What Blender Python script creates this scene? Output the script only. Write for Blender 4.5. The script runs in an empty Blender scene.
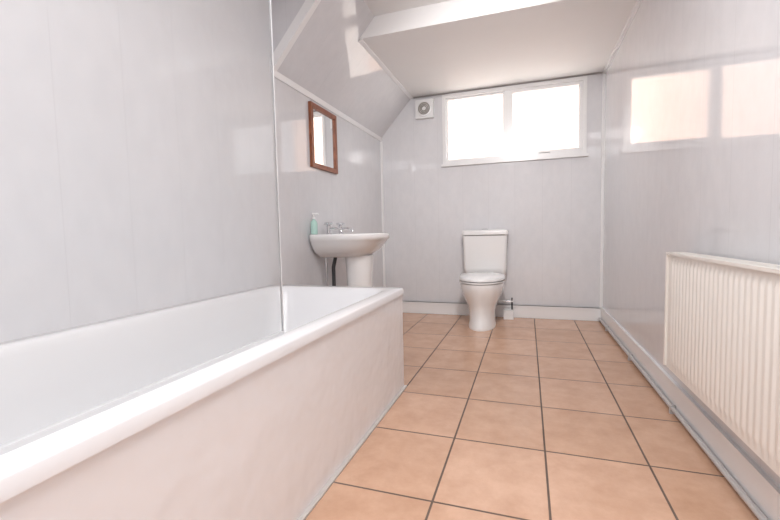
import bpy, bmesh, math
from mathutils import Vector, Matrix

C = bpy.context.scene.collection
# ------------------------------------------------------------------ room dims
XL, XR, YB, YN = -1.48, 0.655, 4.12, -1.35
H, H2 = 2.235, 2.37
SZ, SX, SX2 = 1.85, -1.135, -1.014      # slope: wall height, kink x, upper x
SY, STY = 2.18, 2.76                    # slope start, step start

# ------------------------------------------------------------------ materials
def mat(name, col, rough=0.5, metal=0.0, spec=0.5, coat=0.0):
    m = bpy.data.materials.new(name); m.use_nodes = True
    b = m.node_tree.nodes["Principled BSDF"]
    b.inputs["Base Color"].default_value = (*col, 1)
    b.inputs["Roughness"].default_value = rough
    b.inputs["Metallic"].default_value = metal
    b.inputs["Specular IOR Level"].default_value = spec
    b.inputs["Coat Weight"].default_value = coat
    b.inputs["Coat Roughness"].default_value = 0.05
    return m

def mottled(name, c1, c2, scale, rough, stretch=(1,1,1), bump=0.0, bscale=4.0, bdist=0.002, spec=0.5, seam=0.0):
    m = mat(name, c1, rough, spec=spec); nt = m.node_tree; N = nt.nodes; L = nt.links
    b = N["Principled BSDF"]
    g = N.new("ShaderNodeNewGeometry"); mp = N.new("ShaderNodeMapping")
    mp.inputs["Scale"].default_value = stretch
    L.new(g.outputs["Position"], mp.inputs["Vector"])
    n = N.new("ShaderNodeTexNoise"); n.inputs["Scale"].default_value = scale
    n.inputs["Detail"].default_value = 6; n.inputs["Roughness"].default_value = 0.65
    L.new(mp.outputs[0], n.inputs["Vector"])
    r = N.new("ShaderNodeValToRGB")
    r.color_ramp.elements[0].position = 0.35; r.color_ramp.elements[0].color = (*c1, 1)
    r.color_ramp.elements[1].position = 0.65; r.color_ramp.elements[1].color = (*c2, 1)
    L.new(n.outputs["Fac"], r.inputs[0]); L.new(r.outputs[0], b.inputs["Base Color"])
    if seam:
        # fine joints between the cladding boards: every 0.25 m along x and y (vertical joints)
        sp = N.new("ShaderNodeSeparateXYZ"); L.new(g.outputs["Position"], sp.inputs[0])
        outs=[]
        for ax,off in ((0,0.115),(1,0.06)):
            a=N.new("ShaderNodeMath"); a.operation='ADD'; a.inputs[1].default_value=10+off; L.new(sp.outputs[ax],a.inputs[0])
            md=N.new("ShaderNodeMath"); md.operation='MODULO'; md.inputs[1].default_value=0.25; L.new(a.outputs[0],md.inputs[0])
            lt=N.new("ShaderNodeMath"); lt.operation='LESS_THAN'; lt.inputs[1].default_value=0.0025; L.new(md.outputs[0],lt.inputs[0])
            outs.append(lt)
        # choose joint axis by face direction
        sn = N.new("ShaderNodeSeparateXYZ"); L.new(g.outputs["True Normal"], sn.inputs[0])
        ab=N.new("ShaderNodeMath"); ab.operation='ABSOLUTE'; L.new(sn.outputs[0],ab.inputs[0])
        gt=N.new("ShaderNodeMath"); gt.operation='GREATER_THAN'; gt.inputs[1].default_value=0.4; L.new(ab.outputs[0],gt.inputs[0])
        mxf=N.new("ShaderNodeMix"); L.new(gt.outputs[0],mxf.inputs[0]); L.new(outs[0].outputs[0],mxf.inputs[2]); L.new(outs[1].outputs[0],mxf.inputs[3])
        sc=N.new("ShaderNodeMath"); sc.operation='MULTIPLY'; sc.inputs[1].default_value=seam; L.new(mxf.outputs[0],sc.inputs[0])
        mc=N.new("ShaderNodeMix"); mc.data_type='RGBA'; L.new(sc.outputs[0],mc.inputs[0]); L.new(r.outputs[0],mc.inputs[6]); mc.inputs[7].default_value=(0.45,0.44,0.46,1)
        L.new(mc.outputs[2], b.inputs["Base Color"])
    if bump:
        n2 = N.new("ShaderNodeTexNoise"); n2.inputs["Scale"].default_value = bscale
        n2.inputs["Detail"].default_value = 2
        L.new(g.outputs["Position"], n2.inputs["Vector"])
        bp = N.new("ShaderNodeBump"); bp.inputs["Strength"].default_value = bump
        bp.inputs["Distance"].default_value = bdist
        L.new(n2.outputs["Fac"], bp.inputs["Height"]); L.new(bp.outputs[0], b.inputs["Normal"])
    return m

M_wall = mottled("pvc_wall_panel", (0.735,0.735,0.755), (0.770,0.768,0.787), 14, 0.05, (1,1,0.6), 0.15, 2.0, 0.002, seam=0.2, spec=0.55)
M_ceil = mottled("ceiling_white", (0.88,0.873,0.867), (0.89,0.885,0.88), 3, 0.65, spec=0.3)
M_trim = mat("white_trim", (0.89,0.89,0.893), 0.3)
M_upvc = mat("white_upvc", (0.89,0.89,0.89), 0.25)
M_cer = mat("white_ceramic", (0.89,0.883,0.875), 0.08, coat=0.4)
M_acr = mottled("bath_acrylic", (0.85,0.85,0.86), (0.86,0.86,0.87), 3, 0.12)
M_panel = mottled("bath_panel_acrylic", (0.875,0.873,0.885), (0.89,0.887,0.90), 3, 0.03, bump=0.8, bscale=7, bdist=0.010, spec=0.75)
M_chrome = mat("chrome", (0.75,0.75,0.77), 0.08, 1.0)
M_dark = mat("dark_rubber", (0.06,0.06,0.065), 0.5)
M_grey = mat("grey_pipe", (0.36,0.34,0.33), 0.35)
M_pipe = mat("painted_pipe", (0.55,0.53,0.52), 0.3)
M_rad = mat("radiator_enamel", (0.87,0.84,0.79), 0.3)
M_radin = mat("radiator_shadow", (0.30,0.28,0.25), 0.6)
M_wood = mottled("reddish_wood", (0.20,0.055,0.02), (0.34,0.11,0.045), 20, 0.35, (1,4,1))
M_mirror = mat("mirror_silver", (0.92,0.93,0.93), 0.01, 1.0)
M_soap = mat("soap_green", (0.50,0.74,0.66), 0.2)
M_ground = mottled("outdoor_gravel", (0.80,0.77,0.73), (0.86,0.83,0.80), 5, 0.9)

def tile_mat():
    m = mat("terracotta_tile", (0.75,0.46,0.31), 0.3); nt = m.node_tree; N = nt.nodes; L = nt.links
    b = N["Principled BSDF"]
    g = N.new("ShaderNodeNewGeometry"); mp = N.new("ShaderNodeMapping")
    mp.inputs["Location"].default_value = (-0.065+3.49, -1.609+4.12, 0)
    L.new(g.outputs["Position"], mp.inputs["Vector"])
    br = N.new("ShaderNodeTexBrick"); br.offset = 0.0; br.squash = 1.0
    br.inputs["Color1"].default_value = (0.665,0.42,0.285,1)
    br.inputs["Color2"].default_value = (0.73,0.47,0.33,1)
    br.inputs["Mortar"].default_value = (0.18,0.13,0.105,1)
    br.inputs["Scale"].default_value = 1
    br.inputs["Mortar Size"].default_value = 0.004
    br.inputs["Mortar Smooth"].default_value = 0.15
    br.inputs["Brick Width"].default_value = 0.349
    br.inputs["Row Height"].default_value = 0.412
    L.new(mp.outputs[0], br.inputs["Vector"])
    n = N.new("ShaderNodeTexNoise"); n.inputs["Scale"].default_value = 7; n.inputs["Detail"].default_value = 8
    n.inputs["Roughness"].default_value = 0.7
    L.new(g.outputs["Position"], n.inputs["Vector"])
    r = N.new("ShaderNodeValToRGB")
    r.color_ramp.elements[0].position=0.3; r.color_ramp.elements[0].color=(0.84,0.79,0.75,1)
    r.color_ramp.elements[1].position=0.65; r.color_ramp.elements[1].color=(1,1,1,1)
    L.new(n.outputs["Fac"], r.inputs[0])
    mx = N.new("ShaderNodeMix"); mx.data_type='RGBA'; mx.blend_type='MULTIPLY'; mx.inputs[0].default_value=1
    L.new(br.outputs["Color"], mx.inputs[6]); L.new(r.outputs[0], mx.inputs[7])
    L.new(mx.outputs[2], b.inputs["Base Color"])
    bp = N.new("ShaderNodeBump"); bp.invert=True; bp.inputs["Strength"].default_value=0.6; bp.inputs["Distance"].default_value=0.003
    L.new(br.outputs["Fac"], bp.inputs["Height"]); L.new(bp.outputs[0], b.inputs["Normal"])
    mr = N.new("ShaderNodeMapRange"); mr.inputs[3].default_value=0.22; mr.inputs[4].default_value=0.8
    L.new(br.outputs["Fac"], mr.inputs[0]); L.new(mr.outputs[0], b.inputs["Roughness"])
    return m
M_tile = tile_mat()

def brick_mat():
    m = mat("peach_brick", (0.8,0.5,0.4), 0.9); nt=m.node_tree; N=nt.nodes; L=nt.links
    g = N.new("ShaderNodeNewGeometry"); mp = N.new("ShaderNodeMapping")
    mp.inputs["Rotation"].default_value=(math.radians(90),0,0)
    L.new(g.outputs["Position"], mp.inputs["Vector"])
    br=N.new("ShaderNodeTexBrick"); br.inputs["Scale"].default_value=1
    br.inputs["Color1"].default_value=(0.60,0.42,0.35,1); br.inputs["Color2"].default_value=(0.54,0.37,0.30,1)
    br.inputs["Mortar"].default_value=(0.55,0.50,0.46,1); br.inputs["Brick Width"].default_value=0.23
    br.inputs["Row Height"].default_value=0.08; br.inputs["Mortar Size"].default_value=0.006
    L.new(mp.outputs[0], br.inputs["Vector"]); L.new(br.outputs["Color"], N["Principled BSDF"].inputs["Base Color"])
    return m
M_brick = brick_mat()

def glass_mat(name, tint, f0=0.04, haze=0.0):
    m = bpy.data.materials.new(name); m.use_nodes=True; nt=m.node_tree; N=nt.nodes; L=nt.links
    N.remove(N["Principled BSDF"]); out=N["Material Output"]
    t=N.new("ShaderNodeBsdfTransparent"); t.inputs[0].default_value=(*tint,1)
    g=N.new("ShaderNodeBsdfGlossy"); g.inputs["Roughness"].default_value=0.03
    ge=N.new("ShaderNodeNewGeometry"); d=N.new("ShaderNodeVectorMath"); d.operation='DOT_PRODUCT'
    L.new(ge.outputs["Incoming"],d.inputs[0]); L.new(ge.outputs["True Normal"],d.inputs[1])
    def M(op,a,b=None):
        n=N.new("ShaderNodeMath"); n.operation=op
        for i,v in enumerate((a,b)):
            if v is None: continue
            if isinstance(v,(int,float)): n.inputs[i].default_value=v
            else: L.new(v,n.inputs[i])
        return n.outputs[0]
    ab=M('ABSOLUTE',d.outputs["Value"]); om=M('SUBTRACT',1.0,ab); p5=M('POWER',om,5.0)
    fac=M('ADD',M('MULTIPLY',p5,1-f0),f0)
    mx=N.new("ShaderNodeMixShader")
    L.new(fac,mx.inputs[0]); L.new(t.outputs[0],mx.inputs[1]); L.new(g.outputs[0],mx.inputs[2])
    last=mx
    if haze:
        df=N.new("ShaderNodeBsdfDiffuse"); df.inputs[0].default_value=(0.9,0.9,0.91,1)
        m2=N.new("ShaderNodeMixShader"); m2.inputs[0].default_value=haze
        L.new(mx.outputs[0],m2.inputs[1]); L.new(df.outputs[0],m2.inputs[2]); last=m2
    L.new(last.outputs[0],out.inputs[0]); return m
M_glass = glass_mat("window_glass", (0.97,0.97,0.97))
M_screen = glass_mat("shower_glass", (0.975,0.98,0.98), 0.02, 0.05)
def emis(name,col,s):
    m=bpy.data.materials.new(name); m.use_nodes=True; b=m.node_tree.nodes["Principled BSDF"]
    b.inputs["Base Color"].default_value=(*col,1)
    b.inputs["Emission Color"].default_value=(*col,1); b.inputs["Emission Strength"].default_value=s
    return m
M_lamp = emis("lamp_diffuser",(1,0.86,0.74),0.9)

# ------------------------------------------------------------------ mesh helpers
def empty(name, loc=(0,0,0)):
    e=bpy.data.objects.new(name,None); e.location=loc; C.objects.link(e); e.empty_display_size=0.1; return e

def finish(bm, name, m, parent=None, smooth=True, angle=38, bevel=0, bseg=2):
    if bevel:
        es=[e for e in bm.edges if len(e.link_faces)==2 and e.calc_face_angle(0)>math.radians(50)]
        bmesh.ops.bevel(bm,geom=es,offset=bevel,segments=bseg,affect='EDGES',profile=0.5,clamp_overlap=True)
    bmesh.ops.recalc_face_normals(bm,faces=bm.faces)
    for f in bm.faces: f.smooth=smooth
    if smooth:
        for e in bm.edges:
            if len(e.link_faces)==2 and e.calc_face_angle(0)>math.radians(angle): e.smooth=False
    me=bpy.data.meshes.new(name); bm.to_mesh(me); bm.free(); me.materials.append(m)
    o=bpy.data.objects.new(name,me); C.objects.link(o)
    if parent is not None:
        o.parent=parent; o.location=-Vector(parent.location)
    return o

def add_box(bm, a, b):
    x0,y0,z0=a; x1,y1,z1=b
    vs=[bm.verts.new(p) for p in [(x0,y0,z0),(x1,y0,z0),(x1,y1,z0),(x0,y1,z0),(x0,y0,z1),(x1,y0,z1),(x1,y1,z1),(x0,y1,z1)]]
    for q in [(0,3,2,1),(4,5,6,7),(0,1,5,4),(1,2,6,5),(2,3,7,6),(3,0,4,7)]: bm.faces.new([vs[i] for i in q])

def boxes(name, lst, m, parent=None, bevel=0, bseg=2):
    bm=bmesh.new()
    for a,b in lst: add_box(bm,a,b)
    return finish(bm,name,m,parent,bevel=bevel,bseg=bseg)

def prism_y(name, poly, y0, y1, m, parent=None, bevel=0):
    bm=bmesh.new()
    A=[bm.verts.new((x,y0,z)) for x,z in poly]; B=[bm.verts.new((x,y1,z)) for x,z in poly]
    bm.faces.new(A); bm.faces.new(B[::-1]); n=len(poly)
    for i in range(n): bm.faces.new((A[i],A[(i+1)%n],B[(i+1)%n],B[i]))
    return finish(bm,name,m,parent,bevel=bevel)

def loft(name, rings, m, parent=None, cap0=True, cap1=True, angle=38, subsurf=0):
    bm=bmesh.new(); R=[[bm.verts.new(p) for p in r] for r in rings]; n=len(rings[0])
    for a,b in zip(R,R[1:]):
        for i in range(n): bm.faces.new((a[i],a[(i+1)%n],b[(i+1)%n],b[i]))
    if cap0: bm.faces.new(R[0][::-1])
    if cap1: bm.faces.new(R[-1])
    return finish(bm,name,m,parent,angle=angle)

def rr(x0,x1,y0,y1,r,z,n=8):
    pts=[]
    for cx,cy,a0 in [(x1-r,y1-r,0),(x0+r,y1-r,90),(x0+r,y0+r,180),(x1-r,y0+r,270)]:
        for i in range(n+1):
            a=math.radians(a0+90*i/n); pts.append((cx+r*math.cos(a),cy+r*math.sin(a),z))
    return pts

def egg(cx,cy,hw,fl,bl,z,pf=2.0,pb=3.5,n=48):
    pts=[]
    for i in range(n):
        t=2*math.pi*i/n; c,s=math.cos(t),math.sin(t)
        p=pb if s>0 else pf
        x=hw*math.copysign(abs(c)**(2/p),c); y=(bl if s>0 else fl)*math.copysign(abs(s)**(2/p),s)
        pts.append((cx+x,cy+y,z))
    return pts

def tube(name, pts, r, m, parent=None, seg=14):
    cu=bpy.data.curves.new(name,'CURVE'); cu.dimensions='3D'; cu.bevel_depth=r; cu.bevel_resolution=4; cu.use_fill_caps=True
    s=cu.splines.new('POLY'); s.points.add(len(pts)-1)
    for i,p in enumerate(pts): s.points[i].co=(*p,1)
    cu.materials.append(m)
    o=bpy.data.objects.new(name,cu); C.objects.link(o)
    dg=bpy.context.evaluated_depsgraph_get(); me=bpy.data.meshes.new_from_object(o.evaluated_get(dg))
    bpy.data.objects.remove(o); me.name=name
    for p in me.polygons: p.use_smooth=True
    o=bpy.data.objects.new(name,me); C.objects.link(o)
    if parent is not None: o.parent=parent; o.location=-Vector(parent.location)
    return o

def lathe(name, prof, c, m, parent=None, axis='Z', n=32):
    rings=[]
    for r,h in prof:
        ring=[]
        for i in range(n):
            a=2*math.pi*i/n; u,v=r*math.cos(a),r*math.sin(a)
            ring.append((c[0]+u,c[1]+v,c[2]+h) if axis=='Z' else ((c[0]+u,c[1]-h,c[2]+v) if axis=='-Y' else (c[0]+h,c[1]+u,c[2]+v)))
        rings.append(ring)
    return loft(name,rings,m,parent)

# ------------------------------------------------------------------ shell
T=0.1
boxes("floor",[((XL-T,YN-T,-0.1),(XR+T,YB+T,0))],M_tile)
boxes("wall_left",[((XL-T,YN,0),(XL,YB,H2))],M_wall)
boxes("wall_right",[((XR,YN,0),(XR+T,YB,H2))],M_wall)
boxes("wall_near",[((XL-T,YN-T,0),(XR+T,YN,H2))],M_wall)
WX0,WX1,WZ0,WZ1=-0.81,0.51,1.53,2.22
boxes("wall_back",[((XL-T,YB,0),(XR+T,YB+T,WZ0)),((XL-T,YB,WZ0),(WX0,YB+T,H2)),((WX1,YB,WZ0),(XR+T,YB+T,H2)),((WX0,YB,WZ1),(WX1,YB+T,H2))],M_wall)
boxes("ceiling",[((XL-T,YN-T,H2),(XR+T,YB+T,H2+0.1))],M_ceil)
prism_y("ceiling_slope",[(XL,SZ),(SX2,H2),(XL,H2)],SY,YB,M_wall)
prism_y("ceiling_drop",[(SX,H),(XR,H),(XR,H2),(SX2,H2)],STY,YB,M_ceil)

# trims
dx,dz=SX2-XL,H2-SZ; L_=math.hypot(dx,dz); ux,uz=dx/L_,dz/L_; nx,nz=uz,-ux
def along(s,o): return (XL+ux*s+nx*o, SZ+uz*s+nz*o)
prism_y("trim_1",[along(-0.02,0.006),along(L_,0.006),along(L_,-0.05),along(-0.0,-0.05)],SY-0.012,SY+0.03,M_trim)
prism_y("trim_2",[(XL,SZ-0.022),(XL+0.007,SZ-0.022),along(0.02,0.006),along(0.02,0),(XL,SZ)],SY,YB,M_trim)
prism_y("trim_3",[along(math.hypot(SX-XL,H-SZ)-0.015,0.0),along(math.hypot(SX-XL,H-SZ)-0.015,0.006),(SX+0.02,H-0.006),(SX+0.02,H)],STY,YB,M_trim)
boxes("trim_4",[((XR-0.022,YB-0.022,0.12),(XR,YB,H))],M_trim,bevel=0.008)
boxes("trim_5",[((XL,YB-0.02,0.12),(XL+0.02,YB,SZ-0.03))],M_trim,bevel=0.008)
boxes("trim_7",[((XR-0.02,STY,H-0.02),(XR,YB,H))],M_trim,bevel=0.006)
tube("trim_8",[(SX+0.03,YB-0.014,H-0.006),(XR-0.025,YB-0.014,H-0.006)],0.006,M_grey)
boxes("baseboard_back",[((XL,YB-0.03,0),(XR-0.015,YB,0.118)),((XL,YB-0.036,0.10),(XR-0.015,YB,0.118))],M_trim,bevel=0.004)
boxes("baseboard_right",[((XR-0.015,YN,0),(XR,YB,0.13))],M_trim,bevel=0.004)
boxes("baseboard_near",[((XL,YN,0),(XR-0.015,YN+0.015,0.13))],M_trim,bevel=0.004)

# ------------------------------------------------------------------ pipe on right wall
p=empty("heating_pipe",(XR-0.035,2.5,0.03))
tube("pipe_lower",[(XR-0.028,0.0,0.026),(XR-0.028,YB-0.04,0.026)],0.010,M_pipe,p)
boxes("pipe_clips",[((XR-0.040,y,0.0),(XR-0.012,y+0.012,0.038)) for y in (1.3,2.1,2.9,3.7)],M_pipe,p,bevel=0.002)

# ------------------------------------------------------------------ window
w=empty("window_1",((WX0+WX1)/2,YB,WZ0))
F=0.034
def frame(name,x0,x1,z0,z1,y0,y1,f,m,parent,bevel=0.005):
    return boxes(name,[((x0,y0,z0),(x0+f,y1,z1)),((x1-f,y0,z0),(x1,y1,z1)),((x0+f,y0,z0),(x1-f,y1,z0+f)),((x0+f,y0,z1-f),(x1-f,y1,z1))],m,parent,bevel)
frame("outer_frame",WX0,WX1,WZ0,WZ1,YB-0.012,YB+0.07,F,M_upvc,w)
MX=-0.185
boxes("mullion",[((MX-0.022,YB-0.005,WZ0+F),(MX+0.022,YB+0.07,WZ1-F))],M_upvc,w,0.004)
frame("sash_opening",MX+0.022,WX1-F,WZ0+F,WZ1-F,YB+0.0,YB+0.06,0.030,M_upvc,w)
frame("bead_fixed",WX0+F,MX-0.022,WZ0+F,WZ1-F,YB+0.02,YB+0.06,0.016,M_upvc,w)
boxes("sill",[((WX0-0.015,YB-0.03,WZ0-0.022),(WX1+0.015,YB,WZ0))],M_upvc,w,0.006)
boxes("pane_fixed",[((WX0+F,YB+0.04,WZ0+F),(MX-0.022,YB+0.044,WZ1-F))],M_glass,w)
boxes("pane_sash",[((MX+0.04,YB+0.04,WZ0+F+0.018),(WX1-F-0.018,YB+0.044,WZ1-F-0.018))],M_glass,w)
boxes("handle",[((0.10,YB-0.02,WZ0+F+0.008),(0.20,YB,WZ0+F+0.024))],M_upvc,w,0.004)

# extractor fan
e=empty("extractor_fan",(-0.985,YB,2.10))
boxes("housing",[((-1.08,YB-0.045,2.005),(-0.895,YB,2.19))],M_upvc,e,0.012,3)
lathe("grille_ring",[(0.078,0),(0.078,0.014),(0.064,0.018),(0.060,0.006),(0.001,0.006)],(-0.9875,YB-0.045,2.0975),M_upvc,e,'-Y')
for i,r in enumerate((0.058,0.044,0.030)):
    lathe("grille_slot_%d"%i,[(r,0.0),(r,0.009),(r-0.008,0.009),(r-0.008,0.0)],(-0.9875,YB-0.050,2.0975),M_radin,e,'-Y')
boxes("grille_hub",[((-1.0,YB-0.062,2.085),(-0.975,YB-0.05,2.11))],M_upvc,e,0.003)

# ------------------------------------------------------------------ bathtub
BX0,BX1,BY0,BY1,BZ=XL+0.002,-0.636,0.02,2.10,0.553
b=empty("bathtub",((BX0+BX1)/2,(BY0+BY1)/2,0))
def ins(i,z,r,bx=0,by=0): return rr(BX0+i+bx*0.5,BX1-i-bx*0.5,BY0+i+by,BY1-i-by,r,z)
rings=[ins(0.012,BZ-0.036,0.02),ins(0.0,BZ-0.036,0.02),ins(0.0,BZ-0.008,0.022),ins(0.003,BZ-0.003,0.024),ins(0.008,BZ,0.028),
 ins(0.064,BZ,0.10),ins(0.074,BZ-0.003,0.11),ins(0.082,BZ-0.012,0.115),ins(0.088,BZ-0.03,0.12),ins(0.105,BZ-0.16,0.13,0.0,0.03),
 ins(0.125,BZ-0.30,0.13,0,0.07),ins(0.15,BZ-0.37,0.12,0,0.10),ins(0.19,BZ-0.40,0.10,0,0.12),ins(0.25,BZ-0.405,0.06,0,0.14)]
loft("tub_shell",rings,M_acr,b,cap0=False,angle=50)
boxes("side_panel",[((BX1-0.026,BY0+0.01,0.008),(BX1-0.010,BY1-0.008,BZ-0.034))],M_panel,b,0.003)
boxes("end_panel",[((BX0,BY1-0.026,0.008),(BX1-0.028,BY1-0.008,BZ-0.034))],M_panel,b,0.003)
boxes("plinth",[((BX0,BY0+0.02,0.0),(BX1-0.016,BY1-0.02,0.012))],M_grey,b)
boxes("floor_bead",[((BX1-0.012,BY0+0.01,0.0),(BX1+0.006,BY1-0.004,0.007))],mat("sealant",(0.62,0.58,0.55),0.4),b,0.003)

# shower screen
s=empty("shower_screen",(-0.70,0.55,BZ))
boxes("glass_panel",[((-0.703,0.06,BZ+0.006),(-0.697,1.034,1.98))],M_screen,s)
boxes("edge_seal",[((-0.7030,1.034,BZ+0.006),(-0.6970,1.038,1.98))],mat("clear_edge",(0.84,0.85,0.86),0.2),s,0.001)
boxes("bottom_seal",[((-0.706,0.06,BZ),(-0.694,1.035,BZ+0.010))],mat("clear_seal",(0.70,0.705,0.71),0.25),s,0.002)

# ------------------------------------------------------------------ toilet
TX=-0.385
t=empty("toilet",(TX,3.75,0))
loft("pan",[egg(TX,3.68,0.118,0.235,0.22,0.0),egg(TX,3.68,0.120,0.237,0.22,0.02),egg(TX,3.68,0.110,0.21,0.22,0.06),egg(TX,3.68,0.112,0.195,0.24,0.14),
 egg(TX,3.68,0.130,0.205,0.28,0.21),egg(TX,3.68,0.165,0.24,0.32,0.28),egg(TX,3.68,0.185,0.268,0.35,0.34),egg(TX,3.68,0.190,0.275,0.36,0.38),egg(TX,3.68,0.188,0.273,0.36,0.398),egg(TX,3.68,0.16,0.25,0.34,0.400)],M_cer,t,angle=60)
loft("seat",[egg(TX,3.68,0.188,0.272,0.20,0.401),egg(TX,3.68,0.200,0.284,0.21,0.405),egg(TX,3.68,0.200,0.284,0.21,0.416),egg(TX,3.68,0.188,0.272,0.20,0.419)],M_upvc,t,angle=60)
loft("lid",[egg(TX,3.68,0.190,0.275,0.205,0.423),egg(TX,3.68,0.202,0.286,0.215,0.426),egg(TX,3.68,0.202,0.286,0.215,0.440),egg(TX,3.68,0.188,0.272,0.205,0.456),egg(TX,3.68,0.11,0.19,0.14,0.466)],M_upvc,t,angle=60)
def cr(hw,y0,y1,r,z): return rr(TX-hw,TX+hw,y0,y1,r,z,6)
loft("cistern",[cr(0.15,3.96,4.08,0.03,0.401),cr(0.188,3.935,4.085,0.03,0.43),cr(0.198,3.925,4.085,0.03,0.50),cr(0.206,3.915,4.085,0.03,0.805)],M_cer,t,angle=50)
loft("cistern_lid",[cr(0.206,3.915,4.085,0.03,0.812),cr(0.214,3.905,4.086,0.03,0.816),cr(0.216,3.903,4.086,0.03,0.846),cr(0.211,3.908,4.082,0.028,0.856),cr(0.18,3.93,4.06,0.02,0.862)],M_cer,t,angle=50)
boxes("lid_seam",[((TX-0.19,3.925,0.803),(TX+0.19,4.07,0.813))],M_grey,t)
lathe("flush_button",[(0.026,0),(0.026,0.008),(0.022,0.011),(0.001,0.011)],(TX,3.99,0.861),M_chrome,t)
boxes("hinges",[((TX-0.09,3.885,0.42),(TX-0.06,3.915,0.462)),((TX+0.06,3.885,0.42),(TX+0.09,3.915,0.462))],M_upvc,t,0.006)
tube("supply_pipe",[(TX+0.10,4.03,0.41),(TX+0.10,4.05,0.19),(TX+0.13,4.05,0.165),(TX+0.26,4.05,0.165)],0.009,M_upvc,t)
tube("isolator_drop",[(TX+0.245,4.05,0.20),(TX+0.245,4.05,0.08)],0.007,M_dark,t)
tube("isolator_valve",[(TX+0.19,4.05,0.165),(TX+0.225,4.05,0.165)],0.014,M_chrome,t)
boxes("pipe_box",[((TX+0.17,3.98,0.0),(TX+0.26,4.06,0.085))],M_upvc,t,0.008)

# ------------------------------------------------------------------ washbasin
BYc=2.82; BT=0.852
k=empty("pedestal_basin",(XL+0.25,BYc,0))
def dsh(hw,fl,bx,z,p=2.6,n=48):
    pts=[]
    for i in range(n):
        t=2*math.pi*i/n; c,s_=math.cos(t),math.sin(t)
        pp=p if c>0 else 9
        cx=XL+0.16
        x=cx+((fl-0.16) if c>0 else (0.16-bx))*math.copysign(abs(c)**(2/pp),c)
        y=BYc+hw*math.copysign(abs(s_)**(2/(p if c>0 else 9)),s_)
        pts.append((x,y,z))
    return pts
def bowl(hw,fl,z,n=48):
    cx=XL+0.29; return [(cx+fl*math.cos(2*math.pi*i/n),BYc+hw*math.copysign(abs(math.sin(2*math.pi*i/n))**(0.85),math.sin(2*math.pi*i/n)),z) for i in range(n)]
loft("basin",[dsh(0.11,0.30,0.03,BT-0.175),dsh(0.19,0.35,0.02,BT-0.165),dsh(0.250,0.41,0.01,BT-0.125),dsh(0.283,0.455,0.004,BT-0.075),dsh(0.293,0.475,0.003,BT-0.050),
 dsh(0.302,0.490,0.003,BT-0.040),dsh(0.304,0.493,0.003,BT-0.008),dsh(0.301,0.490,0.003,BT-0.002),dsh(0.293,0.483,0.005,BT),
 bowl(0.24,0.165,BT-0.001),bowl(0.23,0.158,BT-0.012),bowl(0.20,0.14,BT-0.06),bowl(0.12,0.085,BT-0.11),bowl(0.03,0.03,BT-0.125)],M_cer,k,angle=60)
def ped(hw,f,z): 
    cx=XL+0.26
    return [(cx+f*math.cos(a)*(1 if math.cos(a)>0 else 0.7),BYc+hw*math.copysign(abs(math.sin(a))**0.8,math.sin(a)),z) for a in [2*math.pi*i/40 for i in range(40)]]
loft("pedestal",[ped(0.125,0.115,0.0),ped(0.122,0.112,0.03),ped(0.105,0.10,0.08),ped(0.108,0.10,0.30),ped(0.112,0.105,0.50),ped(0.116,0.11,0.60),ped(0.125,0.118,0.69)],M_cer,k,angle=60)
for nm,y in (("tap_hot",BYc-0.10),("tap_cold",BYc+0.10)):
    x=XL+0.075
    lathe(nm+"_body",[(0.024,0),(0.024,0.006),(0.016,0.012),(0.014,0.05),(0.017,0.055),(0.017,0.066),(0.010,0.070),(0.010,0.078)],(x,y,BT-0.002),M_chrome,k,n=20)
    tube(nm+"_spout",[(x,y,BT+0.035),(x+0.05,y,BT+0.043),(x+0.095,y,BT+0.036),(x+0.105,y,BT+0.018)],0.010,M_chrome,k)
    tube(nm+"_cross_a",[(x-0.032,y,BT+0.08),(x+0.032,y,BT+0.08)],0.009,M_chrome,k)
    tube(nm+"_cross_b",[(x,y-0.032,BT+0.08),(x,y+0.032,BT+0.08)],0.009,M_chrome,k)
tube("waste_pipe",[(XL+0.09,BYc-0.07,0.0),(XL+0.09,BYc-0.07,0.60),(XL+0.11,BYc-0.06,0.70)],0.014,M_dark,k)
tube("supply_tail",[(XL+0.05,BYc-0.11,0.0),(XL+0.05,BYc-0.11,0.72)],0.008,M_chrome,k)

# soap bottle on basin corner
SXX,SYY=XL+0.04,BYc-0.255
sb=empty("soap_dispenser",(SXX,SYY,BT))
lathe("bottle",[(0.018,0.0),(0.024,0.004),(0.024,0.08),(0.019,0.095),(0.009,0.103),(0.009,0.112)],(SXX,SYY,BT),M_soap,sb,n=24)
lathe("pump_collar",[(0.012,0.110),(0.012,0.125),(0.004,0.128),(0.004,0.145)],(SXX,SYY,BT),M_upvc,sb,n=16)
tube("pump_head",[(SXX-0.01,SYY,BT+0.147),(SXX+0.04,SYY,BT+0.144)],0.007,M_upvc,sb)

# ------------------------------------------------------------------ mirror
mi=empty("wall_mirror",(XL,2.85,1.35))
y0,y1,z0,z1=2.61,3.02,1.34,1.80; f=0.033
boxes("wood_frame",[((XL,y0,z0),(XL+0.022,y0+f,z1)),((XL,y1-f,z0),(XL+0.022,y1,z1)),((XL,y0+f,z0),(XL+0.022,y1-f,z0+f)),((XL,y0+f,z1-f),(XL+0.022,y1-f,z1))],M_wood,mi,0.004)
boxes("mirror_glass",[((XL+0.004,y0+f-0.003,z0+f-0.003),(XL+0.010,y1-f+0.003,z1-f+0.003))],M_mirror,mi)

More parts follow.
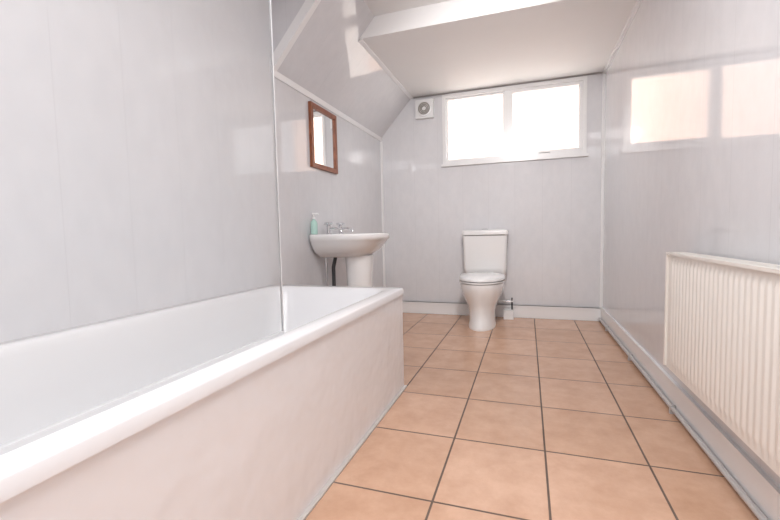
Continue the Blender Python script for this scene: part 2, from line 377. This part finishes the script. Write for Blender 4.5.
# ------------------------------------------------------------------ radiator
RY0,RY1,RZ0,RZ1=0.72,2.00,0.250,0.74; RX=XR-0.095
r=empty("radiator",(XR-0.05,(RY0+RY1)/2,RZ0))
bm=bmesh.new()
def ribbed(bm,xf,rib):
    pitch=0.0335; n=int((RY1-RY0-0.06)/pitch)
    start=RY0+((RY1-RY0)-n*pitch)/2
    prof=[(0,0),(0.16,0),(0.22,rib*0.2),(0.34,rib*0.9),(0.42,rib),(0.58,rib),(0.66,rib*0.9),(0.78,rib*0.2),(0.84,0)]
    pts=[(RY0,0)]
    for i in range(n):
        for u,d in prof: pts.append((start+(i+u)*pitch,d))
    pts+= [(start+n*pitch,0),(RY1,0)]
    lv=[(RZ0,0),(RZ0+0.025,0),(RZ0+0.045,1),(RZ1-0.045,1),(RZ1-0.025,0),(RZ1-0.004,0)]
    g=[[bm.verts.new((xf+0.009-d*kk, y, z)) for y,d in pts] for z,kk in lv]
    for a,b_ in zip(g,g[1:]):
        for i in range(len(pts)-1): bm.faces.new((a[i],a[i+1],b_[i+1],b_[i]))
ribbed(bm,RX,0.0055)
finish(bm,"front_panel",M_rad,r,angle=50)
boxes("back_panel",[((XR-0.035,RY0+0.004,RZ0+0.005),(XR-0.028,RY1-0.004,RZ1-0.01))],M_rad,r)
boxes("side_cover_far",[((RX,RY1-0.002,RZ0+0.005),(XR-0.026,RY1+0.010,RZ1+0.004))],M_rad,r,0.004)
boxes("side_cover_near",[((RX,RY0-0.010,RZ0+0.005),(XR-0.026,RY0+0.002,RZ1+0.004))],M_rad,r,0.004)
sl=[((RX,RY0,RZ1-0.006),(RX+0.012,RY1,RZ1+0.004)),((XR-0.038,RY0,RZ1-0.006),(XR-0.026,RY1,RZ1+0.004))]
yy=RY0+0.01
while yy<RY1-0.01:
    sl.append(((RX+0.012,yy,RZ1-0.004),(XR-0.038,yy+0.006,RZ1+0.003))); yy+=0.016
boxes("top_grille",sl,M_rad,r)
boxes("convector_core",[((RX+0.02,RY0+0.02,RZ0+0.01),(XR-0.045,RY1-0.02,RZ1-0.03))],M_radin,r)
boxes("wall_brackets",[((XR-0.028,y,RZ0+0.05),(XR,y+0.03,RZ1-0.06)) for y in (RY0+0.2,RY1-0.22)],M_rad,r)
tube("valve_tail",[(XR-0.055,RY0+0.04,RZ0+0.02),(XR-0.055,RY0+0.04,0.07),(XR-0.035,RY0+0.04,0.03)],0.008,M_rad,r)

# ------------------------------------------------------------------ unseen ceiling lamps for fill light: rear one added, front one shifted
for i,(lx,ly,pw,sz) in enumerate(((0.0,1.15,13,0.8),(-0.35,-0.35,35,1.5))):
    nm="ceiling_fill_lamp" if i==0 else "ceiling_fill_lamp.001"
    el=empty(nm,(lx,ly,H2))
    lathe("base_ring",[(0.12,0),(0.12,-0.02),(0.10,-0.025)],(lx,ly,H2),M_upvc,el)
    lathe("diffuser",[(0.108,-0.018),(0.10,-0.035),(0.07,-0.05),(0.002,-0.055)],(lx,ly,H2),M_lamp,el)
    la=bpy.data.lights.new("fill_light","AREA"); la.shape='DISK'; la.size=sz; la.energy=pw; la.color=(0.99,0.985,1.0)
    lo=bpy.data.objects.new("fill_light",la); C.objects.link(lo); lo.parent=el; lo.location=(0,0,-0.07)

# unseen spotlight and fitting, added to brighten the far end of the room
SP=Vector((-0.10,1.45,2.24)); TG=Vector((-0.45,4.1,1.00))
sp=empty("fill_spotlight",(SP.x,SP.y,H2))
lathe("mount",[(0.045,0),(0.045,-0.018),(0.012,-0.022),(0.012,-0.06)],(SP.x,SP.y,H2),M_upvc,sp)
lathe("spot_head",[(0.030,0.05),(0.038,0.035),(0.040,-0.0),(0.036,-0.0),(0.034,0.02),(0.001,0.022)],(SP.x,SP.y-0.03,H2-0.10),M_upvc,sp)
sl_=bpy.data.lights.new("fill_spot","SPOT"); sl_.energy=88; sl_.spot_size=math.radians(92); sl_.spot_blend=1.0; sl_.shadow_soft_size=0.12; sl_.color=(1,0.98,0.975)
slo=bpy.data.objects.new("fill_spot",sl_); C.objects.link(slo); slo.parent=sp
slo.location=Vector((SP.x,SP.y+0.10,SP.z-0.05))-Vector(sp.location)
slo.rotation_euler=(TG-SP).to_track_quat('-Z','Y').to_euler()

# ------------------------------------------------------------------ outdoors
boxes("neighbour_building",[((-9,10.0,-1),(3.2,10.3,5.4)),((-9,9.9,5.4),(3.2,10.4,5.6))],M_brick)
boxes("ground_outside",[((-12,YB+T,-0.3),(12,16,-0.15))],M_ground)
su=bpy.data.lights.new("sun","SUN"); su.energy=14; su.angle=0.01; su.color=(1,0.97,0.93)
so=bpy.data.objects.new("sun",su); C.objects.link(so); so.rotation_euler=(math.radians(48),0,math.radians(-12))
po=bpy.data.lights.new("window_portal","AREA"); po.shape='RECTANGLE'; po.size=WX1-WX0; po.size_y=WZ1-WZ0; po.cycles.is_portal=True
pobj=bpy.data.objects.new("window_portal",po); C.objects.link(pobj); pobj.location=((WX0+WX1)/2,YB+T+0.01,(WZ0+WZ1)/2); pobj.rotation_euler=(math.radians(-90),0,0)
wd=bpy.data.worlds.new("World"); bpy.context.scene.world=wd; wd.use_nodes=True
bg=wd.node_tree.nodes["Background"]; bg.inputs[0].default_value=(0.95,0.97,1.0,1); bg.inputs[1].default_value=2.3

# ------------------------------------------------------------------ camera
R=Vector((0.947,0.3203,-0.0308)); U=Vector((0.008,0.0725,0.9974)); Fw=Vector((-0.3217,0.9445,-0.0663)).normalized()
a=math.radians(0.5)
R=(R*math.cos(a)+U*math.sin(a)); R=(R-Fw*R.dot(Fw)).normalized(); U=R.cross(Fw).normalized()
B=-Fw
cd=bpy.data.cameras.new("Camera"); cd.sensor_width=36; cd.lens=404/780*36; cd.clip_start=0.01
co=bpy.data.objects.new("Camera",cd); C.objects.link(co)
co.matrix_world=Matrix(((R.x,U.x,B.x,0),(R.y,U.y,B.y,0),(R.z,U.z,B.z,0.85),(0,0,0,1)))
bpy.context.scene.camera=co
bpy.context.scene.view_settings.view_transform='Standard'
